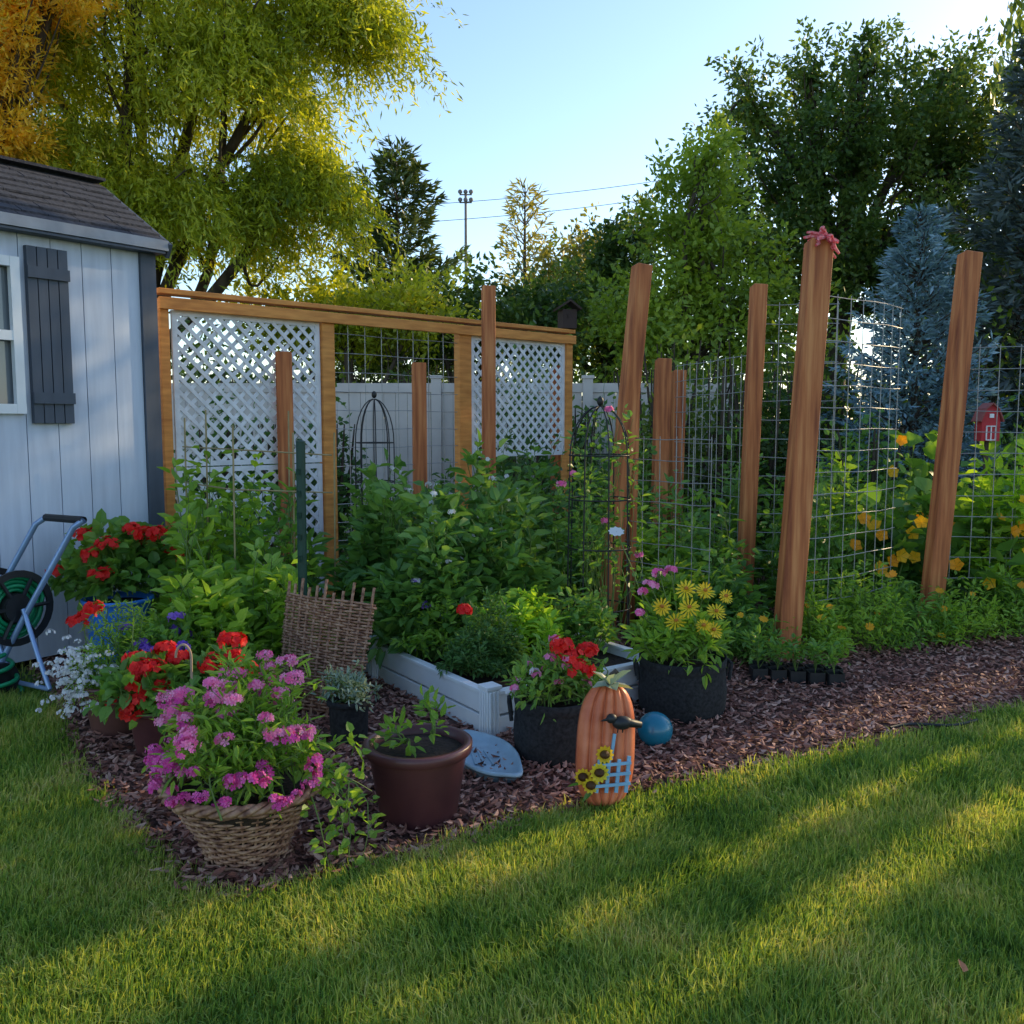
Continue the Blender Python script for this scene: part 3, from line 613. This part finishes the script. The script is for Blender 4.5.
for x,y,r,h,m in ((.45,7.6,.45,1.0,G_mid),(1.05,7.3,.4,.95,G_light),(1.5,6.9,.42,1.1,G_mid),(1.35,7.9,.5,1.45,G_mid),(.9,8.6,.55,1.4,G_dark),(2.1,8.3,.55,1.7,G_mid),(2.6,7.8,.5,1.6,G_mid),(2.3,6.9,.42,1.3,G_mid),(2.9,8.4,.55,1.85,G_mid),(2.75,7.25,.4,1.45,G_light),(3.3,8.0,.45,1.5,G_mid),(0.2,9.0,.6,1.7,G_dark),(1.2,9.6,.6,1.6,G_mid),(-.6,9.2,.6,1.5,G_dark),(-1.2,8.3,.5,1.2,G_mid),(1.15,6.2,.3,.55,G_light),(1.5,6.3,.3,.7,G_mid),(-.1,9.9,.5,2.1,G_dark),(1.0,10.3,.6,1.9,G_dark),(1.25,6.7,.3,.8,G_light)):
    mb,T=plant((x,y,0),r,h,54,16,.095,.048,sr=.005,t0=.15);fin(mb,'vegetable_plant',m)
for x,y,r,h in ((3.55,7.5,.55,1.25),(4.3,7.4,.65,1.3),(3.0,7.2,.4,1.0),(4.9,8.2,.7,1.5),(3.9,8.4,.6,1.6),(5.2,7.4,.6,1.3),(3.7,7.0,.4,.95)):
    mb,T=plant((x,y,0),r,h,40,6,.18,.18,sr=.009,t0=.55,droop=.1)
    q=A([x,y,0])+np.stack([rng.uniform(-r,r,9),-r*rng.uniform(.7,1.05,9),rng.uniform(.35,h*.9,9)],-1);florets(mb,q,A([0,-.8,.5])+rng.normal(size=(9,3))*.3,.055,5,2,.6);fin(mb,'squash_plant',G_mid,F_or)
mb,T=plant((3.85,6.85,0),(.36,.25),2.0,50,18,.10,.065,t0=.2);florets(mb,T[:9]+[0,-.04,0],A([0,-.8,.5])+rng.normal(size=(9,3))*.3,.045,6,2,.4);fin(mb,'climbing_bean_plant',G_lime,F_yel)
for x,y,r,h,m in ((2.05,5.95,.3,.5,G_light),(2.45,6.1,.33,.65,G_light),(2.8,6.25,.3,.5,G_mid),(3.2,6.3,.32,.55,G_light),(3.6,6.45,.35,.6,G_light),(1.55,5.75,.24,.4,G_mid),(4.1,6.6,.4,.7,G_mid),(4.7,6.7,.4,.8,G_light),(2.2,6.4,.3,.8,G_light)):
    mb,T=plant((x,y,0),r,h,46,20,.055,.02,sr=.003,t0=.1,br=.3);q=T[:4]+[0,-.03,.02];florets(mb,q,A([0,-.6,.7])+rng.normal(size=(len(q),3))*.3,.03,8,2,.2);fin(mb,'marigold_plant',m,F_or)
E=root('seedling_tray',(1.75,5.45,0));mb=MB();ml=MB()
for i in range(5):
    for j in range(2):
        x,y=1.50+i*.105+j*.03,5.36+j*.11-i*.03
        for (sx,sy,ox,oy) in ((.09,.006,0,-.045),(.09,.006,0,.045),(.006,.078,-.045,0),(.006,.078,.045,0)): box(mb,(x+ox,y+oy,.045),(sx,sy,.08))
        box(mb,(x,y,.035),(.082,.082,.06),1)
        p=A([x,y,.07]);K=5;shoots(ml,np.repeat([p],K,0),p+rng.normal(size=(K,3))*[.03,.03,.03]+[0,0,.15],7,.045,.025,.002,bulge=.01)
mb.build('cells',[M_black,M_soil],E);ml.build('seedlings',[G_mid,M_stem],E)
E=root('barn_birdhouse',(4.18,7.95,0));c=A([4.18,7.95,0]);mb=MB()
box(mb,c+[0,0,1.50],(.16,.12,.18));mb.add([c+A([v[0]*.8,v[1]*.75,v[2]-.07]) for v in ((-.1,-.08,1.66),(.1,-.08,1.66),(.07,-.08,1.76),(0,-.08,1.80),(-.07,-.08,1.76),(-.1,.08,1.66),(.1,.08,1.66),(.07,.08,1.76),(0,.08,1.80),(-.07,.08,1.76))],[[0,1,2,3,4],[9,8,7,6,5]])
mb.build('walls',mat('barn_red',(.5,.03,.04),.6,20),E);mb=MB()
for a,b in (((-.10,1.58),(-.056,1.69)),((-.056,1.69),(0,1.74)),((0,1.74),(.056,1.69)),((.056,1.69),(.10,1.58))): beam(mb,c+A([a[0],-.0,a[1]]),c+A([b[0],0,b[1]]),.17,.010,(0,1,0))
mb.build('roof',mat('barn_roof',(.3,.08,.07),.6,20),E);mb=MB()
for x in (-.04,.04,0): beam(mb,c+A([x,-.066,1.42]),c+A([x,-.066,1.54]),.008,.01)
for z in (1.42,1.54): beam(mb,c+A([-.044,-.068,z]),c+A([.044,-.068,z]),.008,.01,(0,0,1))
box(mb,c+[0,-.066,1.63],(.035,.012,.035));mb.build('door_trim',M_white,E)
mb=MB();tube(mb,[c+[0,0,0],c+[0,0,1.41]],.02,8);mb.build('pole',M_bark,E)
mb=MB();t=np.linspace(0,1,14);tube(mb,np.stack([1.9+.5*t,4.40+.10*t+.03*np.sin(t*7),.035+0*t],-1),.008,6);mb.build('soaker_hose',M_black,None,True)
mb=MB();leaf6(mb,A([[1.235,2.33,.06]]),A([[.3,1,.3]]),.05,.035);mb.build('fallen_leaf',mat('dry_leaf',(.45,.18,.08),.7,30))

# ------------------------------------------------------------------ trees
def limb(mb,p0,p1,r0,r1,n=7,w=.1):
    t=np.linspace(0,1,7);P=A(p0)+(A(p1)-A(p0))*t[:,None]+np.sin(t*math.pi)[:,None]*rng.normal(size=3)*w
    tube(mb,P,np.linspace(r0,r1,7),n);return P
def tree(name,base,tr,lobes,ncl,per,L,W,m,clr=.45,fork=.45,hang=0):
    base=A(base);E=root(name,base);lb=A(lobes);mb=MB()
    cen=lb[:,:3].mean(0);top=A([cen[0],cen[1],lb[:,2].max()])
    fk=base+(top-base)*fork;limb(mb,base-[0,0,.05],fk,tr,tr*.75,9,.1);limb(mb,fk,top,tr*.7,tr*.15,8,.15)
    vol=(lb[:,3]*lb[:,4]*lb[:,5])**.7;pick=rng.choice(len(lb),ncl,p=vol/vol.sum())
    d=rdir(ncl);rad=rng.uniform(.12,1,ncl)**.42*rng.uniform(.78,1.28,ncl)
    Cc=lb[pick,:3]+d*rad[:,None]*lb[pick,3:6]
    for l in lb:
        P=limb(mb,fk,l[:3],tr*.5,tr*.18,7,.2)
        for k in np.where((np.abs(Cc-l[:3])<l[3:6]*1.1).all(1))[0][:14]: limb(mb,P[rng.integers(3,7)],Cc[k],tr*.12,tr*.03,4,.1)
    mb.build('trunk_and_limbs',M_bark,E,True)
    mb=MB();s=clr*rng.uniform(.5,1.4,ncl);idx=np.repeat(np.arange(ncl),per);n=len(idx)
    tw=nrm(d*[1,1,.7]+[0,0,.45]+rng.normal(size=(ncl,3))*.35)
    al=rng.uniform(-1,1,n)*1.35;pr=rng.normal(size=(n,3))*.31*(1.15-.5*np.abs(al))[:,None]
    P=Cc[idx]+(tw[idx]*al[:,None]*.85+pr)*s[idx][:,None]
    D=nrm(P-Cc[idx])*.6+tw[idx]*.3+rng.normal(size=(n,3))*.6+[0,0,-.2-hang]
    leaf4(mb,P,D,L,W);mb.build('crown',m,E);return E
def willow(base,lobes,ns,m):
    base=A(base);E=root('willow_tree',base);lb=A(lobes);mb=MB()
    fk=base+[0,0,2.4];limb(mb,base,fk,.36,.28,10,.1)
    for l in lb:
        P=limb(mb,fk,l[:3]+[0,0,l[5]*.5],.13,.04,8,.35)
        for k in range(6):
            d=rdir(1)[0];limb(mb,P[rng.integers(3,7)],l[:3]+d*l[3:6]*[.8,.8,.7],.035,.010,5,.2)
    mb.build('trunk_and_limbs',M_bark,E,True);mb=MB();PP=[];DD=[]
    for i in range(ns):
        l=lb[rng.integers(len(lb))];d=rdir(1)[0];d[2]=abs(d[2])*1.1-.35
        s0=l[:3]+d*l[3:6]*rng.uniform(.45,1.05)
        ln=rng.uniform(.4,1.3);out=A([d[0],d[1],0])*rng.uniform(.1,.7)+rng.normal(size=3)*.15+[.25,0,0]
        nl=int(ln*38);t=rng.uniform(0,1,nl)**.9
        P=s0+out*(t*ln)[:,None]*.9-A([0,0,1])*(t**1.6*ln)[:,None]*.75+rng.normal(size=(nl,3))*.055
        PP.append(P);DD.append(rng.normal(size=(nl,3))*.6+out*.5+[0,0,-.6])
    leaf4(mb,np.concatenate(PP),np.concatenate(DD),.14,.034);mb.build('hanging_foliage',m,E)
willow((-6,14.5,0),[(-7.6,14,6.8,1.9,1.6,1.9),(-5.6,14,7.2,2.0,1.6,2.1),(-3.6,14.2,8.7,2.0,1.5,1.5),(-4.2,13.8,6.6,1.5,1.3,1.6),(-6.4,13.6,5.2,1.5,1.3,1.2),(-4.8,13.8,4.7,1.5,1.2,1.2),(-5.2,14,9.0,2.4,1.8,1.5),(-3.3,14,5.2,.8,.8,1.1),(-2.7,14.2,7.7,1.0,1.,.8)],4400,G_willow)
tree('larch_tree',(-7.6,12.2,0),.2,[(-6.2,12,7.0,.75,.8,.55),(-6.7,12,6.2,.7,.8,.6),(-7.2,12,7.2,.8,.9,.8),(-6.6,12,5.3,.45,.6,.45),(-5.6,12,7.4,.6,.6,.4)],320,95,.13,.03,G_orange,.30)
def conifer(name,base,H,Rr,z0,m,nb=10,dz=.3,L=.16,W=.03,per=60,up=.15,pw=.85):
    base=A(base);E=root(name,base);mb=MB();limb(mb,base,base+[0,0,H*.97],max(.05,H*.018),.012,8,.02)
    PP=[];DD=[];z=z0
    while z<H*.985:
        f=(z-z0)/(H-z0);r=Rr*(1-f)**pw+.05;k=max(4,int(nb*(1-f*.5)));a0=rng.uniform(0,6)
        for i in range(k):
            a=a0+i*2*math.pi/k+rng.normal()*.15;l=r*rng.uniform(.62,1.15);e=up+.5*f+rng.normal()*.1
            d=A([math.cos(a),math.sin(a),0]);t=np.linspace(0,1,5)
            Pb=base+A([0,0,z+rng.normal()*.04])+d*l*t[:,None]+A([0,0,1])*(l*(e*t-.18*t+.25*t*t)[:,None])
            tube(mb,Pb,np.linspace(.012+l*.012,.004,5),4)
            n=int(per*l)+8;u=rng.uniform(.08,1,n)**.75;X=np.stack([np.interp(u,t,Pb[:,q]) for q in range(3)],-1)
            s=A([-d[1],d[0],0]);wd_=(1-u)*l*.38+.05;sg=rng.uniform(-1,1,n);X=X+s*(sg*wd_)[:,None]+d*(np.abs(sg)*wd_*.5)[:,None]-A([0,0,1])*(np.abs(sg)*wd_*.15)[:,None]+rng.normal(size=(n,3))*.02
            PP.append(X);DD.append(d*.8+s*sg[:,None]+rng.normal(size=(n,3))*.45+[0,0,.2])
        z+=dz*rng.uniform(.8,1.2)*(1-.45*f)
    mb.build('trunk_and_branches',M_bark,E,True);mb=MB();leaf4(mb,np.concatenate(PP),np.concatenate(DD),L,W);mb.build('needles',m,E)
conifer('pine_tree',(-2.75,22,0),8.1,2.0,2.0,G_pine,9,.42,.3,.07,75,.2,.65)
conifer('pine_tree',(.35,25,0),8.2,1.3,2.5,G_bronze,6,.6,.3,.06,36,.6,.7)
conifer('blue_spruce_tree',(4.78,10.8,0),4.05,1.15,.5,G_blue,14,.22,.11,.03,130,.15,.8)
conifer('spruce_tree',(7.5,13,0),7.4,1.9,.5,G_dblue,12,.34,.2,.05,85,.1,.8)
conifer('spruce_tree',(10.2,17,0),9,2.4,.5,G_dblue,10,.45,.3,.08,50,.1,.8)
tree('maple_tree',(2.9,14.5,0),.12,[(2.9,14.5,4.4,.7,.7,1.2),(3.6,14.5,3.2,1.0,.9,.9),(2.2,14.4,3.1,.9,.8,.8),(3.0,14.3,5.6,.3,.3,.5)],240,70,.12,.07,G_tlight,.36)
tree('oak_tree',(6.6,18.5,0),.3,[(5.3,18.5,6.7,1.4,1.3,1.0),(7.3,18.5,7.4,1.8,1.5,1.0),(6.4,18.3,5.0,2.2,1.5,1.3),(9.2,18.5,7.2,1.5,1.3,1.1),(4.4,18.3,5.2,.9,1,.8),(8.6,18.2,4.8,1.8,1.4,1.6),(4.6,18.5,8.0,.45,.6,.6),(5.8,18.5,8.4,.4,.6,.5),(7.0,18.5,8.6,.5,.6,.5),(8.6,18.5,8.4,.5,.6,.4)],760,88,.13,.07,G_tdark,.42)
tree('oak_tree',(2.0,19,0),.16,[(1.9,19,4.6,.8,1,1.0),(2.5,19,3.5,1.2,1,1.2),(1.1,19,3.6,1.0,1,.9),(2.7,19,5.6,.5,.5,.6)],250,70,.13,.075,G_tdark,.4)
tree('plum_tree',(1.2,22,0),.12,[(1.3,22,5.0,.8,.8,.9),(.5,22,4.4,.8,.8,.7),(1.9,22,5.6,.6,.6,.8)],120,45,.16,.08,G_bronze,.42)
tree('ash_tree',(-1.1,17,0),.14,[(-1.6,17,3.2,.9,.8,.8),(-.4,17,3.5,.9,.8,.8),(.6,17,3.4,.8,.8,.7),(-2.6,16.5,3.2,.8,.7,.8)],230,60,.13,.08,G_tdark,.36)
tree('acacia_tree',(-2.4,15,0),.10,[(-2.6,15,3.2,.7,.7,.6),(-1.6,15,3.3,.7,.7,.6),(-3.6,15,3.4,.8,.7,.7)],170,60,.12,.06,G_willow,.33)
def hedge(name,pts,m,h,r,n,L=.12,W=.07):
    mb=MB();PP=[]
    for x,y in pts:
        PP.append(dome(n,(x,y,0),(r*rng.uniform(.8,1.15),r,h*rng.uniform(.75,1.2)),.25,.4))
    P=np.concatenate(PP);leaf4(mb,P,rng.normal(size=P.shape)+[0,0,.2],L,W)
    for x,y in pts:
        for k in range(8):
            d=rng.normal(size=3);t=A([x,y,0])+[d[0]*r*.4,d[1]*r*.4,h*.8];tube(mb,[(x,y,0),(A([x,y,0])+t)/2+d*.05,t],[.04,.025,.008],5,mi=1)
    mb.build(name,[m,M_bark])
hedge('shrub_hedge',[(x,13.2+.3*math.sin(x*3)) for x in np.arange(-6.5,3,1.0)],G_tdark,2.9,.85,1700)
hedge('shrub_hedge',[(-4.3,10.4),(-3.5,10.6),(-2.75,10.2),(-2.15,10.5)],G_dark,1.95,.55,1900,.1,.05)
hedge('shrub_hedge',[(.1,11.2),(.8,11.2)],G_dark,2.2,.55,2000,.1,.05)
hedge('shrub_hedge',[(x,11.0+.4*math.sin(x*2)) for x in np.arange(1.7,4.2,.7)],G_tdark,2.75,.7,2400,.1,.055)
hedge('shrub_hedge',[(x,12.6+.4*math.sin(x*2)) for x in np.arange(2.2,9,1.1)],G_tlight,3.3,.95,2200)
hedge('shrub_hedge',[(5.9,9.9),(6.8,10.2),(6.4,8.9),(4.0,10.0)],G_mid,1.9,.75,2200,.1,.06)
hedge('shrub_hedge',[(x,20+.6*math.sin(x)) for x in np.arange(-14,18,2.)],G_tdark,3.6,1.6,1500,.22,.13)
# unseen evergreen columns added out of frame, gaps spaced to stripe sun across lawn
for q,r,h,k in ((3.08,.28,7.,1.),(3.75,.3,8,.35),(4.6,.42,8.5,.3),(5.5,.45,8.5,.3),(6.3,.5,9,.35),(2.18,.13,6.6,1.3),(1.80,.12,7,1.3),(1.22,.25,7.2,1.),(.65,.22,6.8,1.),(.1,.25,6.9,1.),(-.5,.28,7,.9),(-1.2,.35,7.5,.8),(-2.0,.4,7.5,.7)):
    x,y=11.2-.6*q,8.4+.8*q;mb=MB();n=int(9000*(r+.1)*k);u=rng.uniform(0,1,n);a=rng.uniform(0,2*math.pi,n)
    rr=r*rng.uniform(.2,1,n)**.5*np.clip(np.minimum(1,(1-u)*4),.05,1)
    P=np.stack([x+rr*np.cos(a),y+rr*np.sin(a),.1+u*(h-.1)],-1);leaf4(mb,P,rng.normal(size=(n,3))*.25+[0,0,.8],.2,.08)
    tube(mb,[(x,y,0),(x,y,h*.5),(x,y,h*.95)],[.06,.04,.01],6,mi=1);mb.build('added_shade_tree',[G_tdark,M_bark])
# ------------------------------------------------------------------ stadium light & lines
E=root('stadium_light',(-3,60,0));mb=MB();tube(mb,[(-3,60,0),(-3,60,8),(-3,60,16.6)],[.15,.12,.08],8)
for z in (16.4,15.9): beam(mb,(-3.4,60,z),(-2.6,60,z),.07,.07,(0,0,1))
for z in (16.55,16.05):
    for x in (-3.35,-3.0,-2.65): ball(mb,(x,59.85,z),(.15,.12,.15),0,8,6)
mb.build('pole_and_lamps',mat('dull_steel',(.2,.18,.18),.6,3),E)
for k,(za,zb) in enumerate(((9.7,13.6),(10.4,14.3))):
    t=np.linspace(0,1,30);mb=MB();tube(mb,np.stack([-6+22*t,38+4*t,za+(zb-za)*t-.5*np.sin(t*math.pi)],-1),.012,4);mb.build('power_line',M_black)

# ------------------------------------------------------------------ light, sky, camera
SE,AZ=21.,53.1
w=bpy.data.worlds.new('World');scn.world=w;w.use_nodes=True;nt=w.node_tree;bg=nt.nodes['Background']
sk=nt.nodes.new('ShaderNodeTexSky');sk.sky_type='NISHITA';sk.sun_disc=False;sk.sun_elevation=R(SE);sk.sun_rotation=R(AZ)
sk.air_density=1.;sk.dust_density=.5;sk.ozone_density=2.
nt.links.new(sk.outputs[0],bg.inputs[0]);bg.inputs[1].default_value=.29
ld=bpy.data.lights.new('sun','SUN');ld.energy=5;ld.angle=R(.5);ld.color=(1,.76,.42)
lo=bpy.data.objects.new('sun',ld);scn.collection.objects.link(lo)
d=mathutils.Vector((math.sin(R(AZ))*math.cos(R(SE)),math.cos(R(AZ))*math.cos(R(SE)),math.sin(R(SE))))
lo.rotation_euler=d.to_track_quat('Z','Y').to_euler()
cd=bpy.data.cameras.new('camera');cd.lens=900/1024*36;cd.sensor_width=36;cd.clip_end=1000;cd.clip_start=.05
co=bpy.data.objects.new('camera',cd);scn.collection.objects.link(co);co.location=(0,0,1.55);co.rotation_euler=(R(90-5.52),0,0)
scn.camera=co
scn.view_settings.view_transform='Standard';scn.view_settings.look='None';scn.view_settings.exposure=0
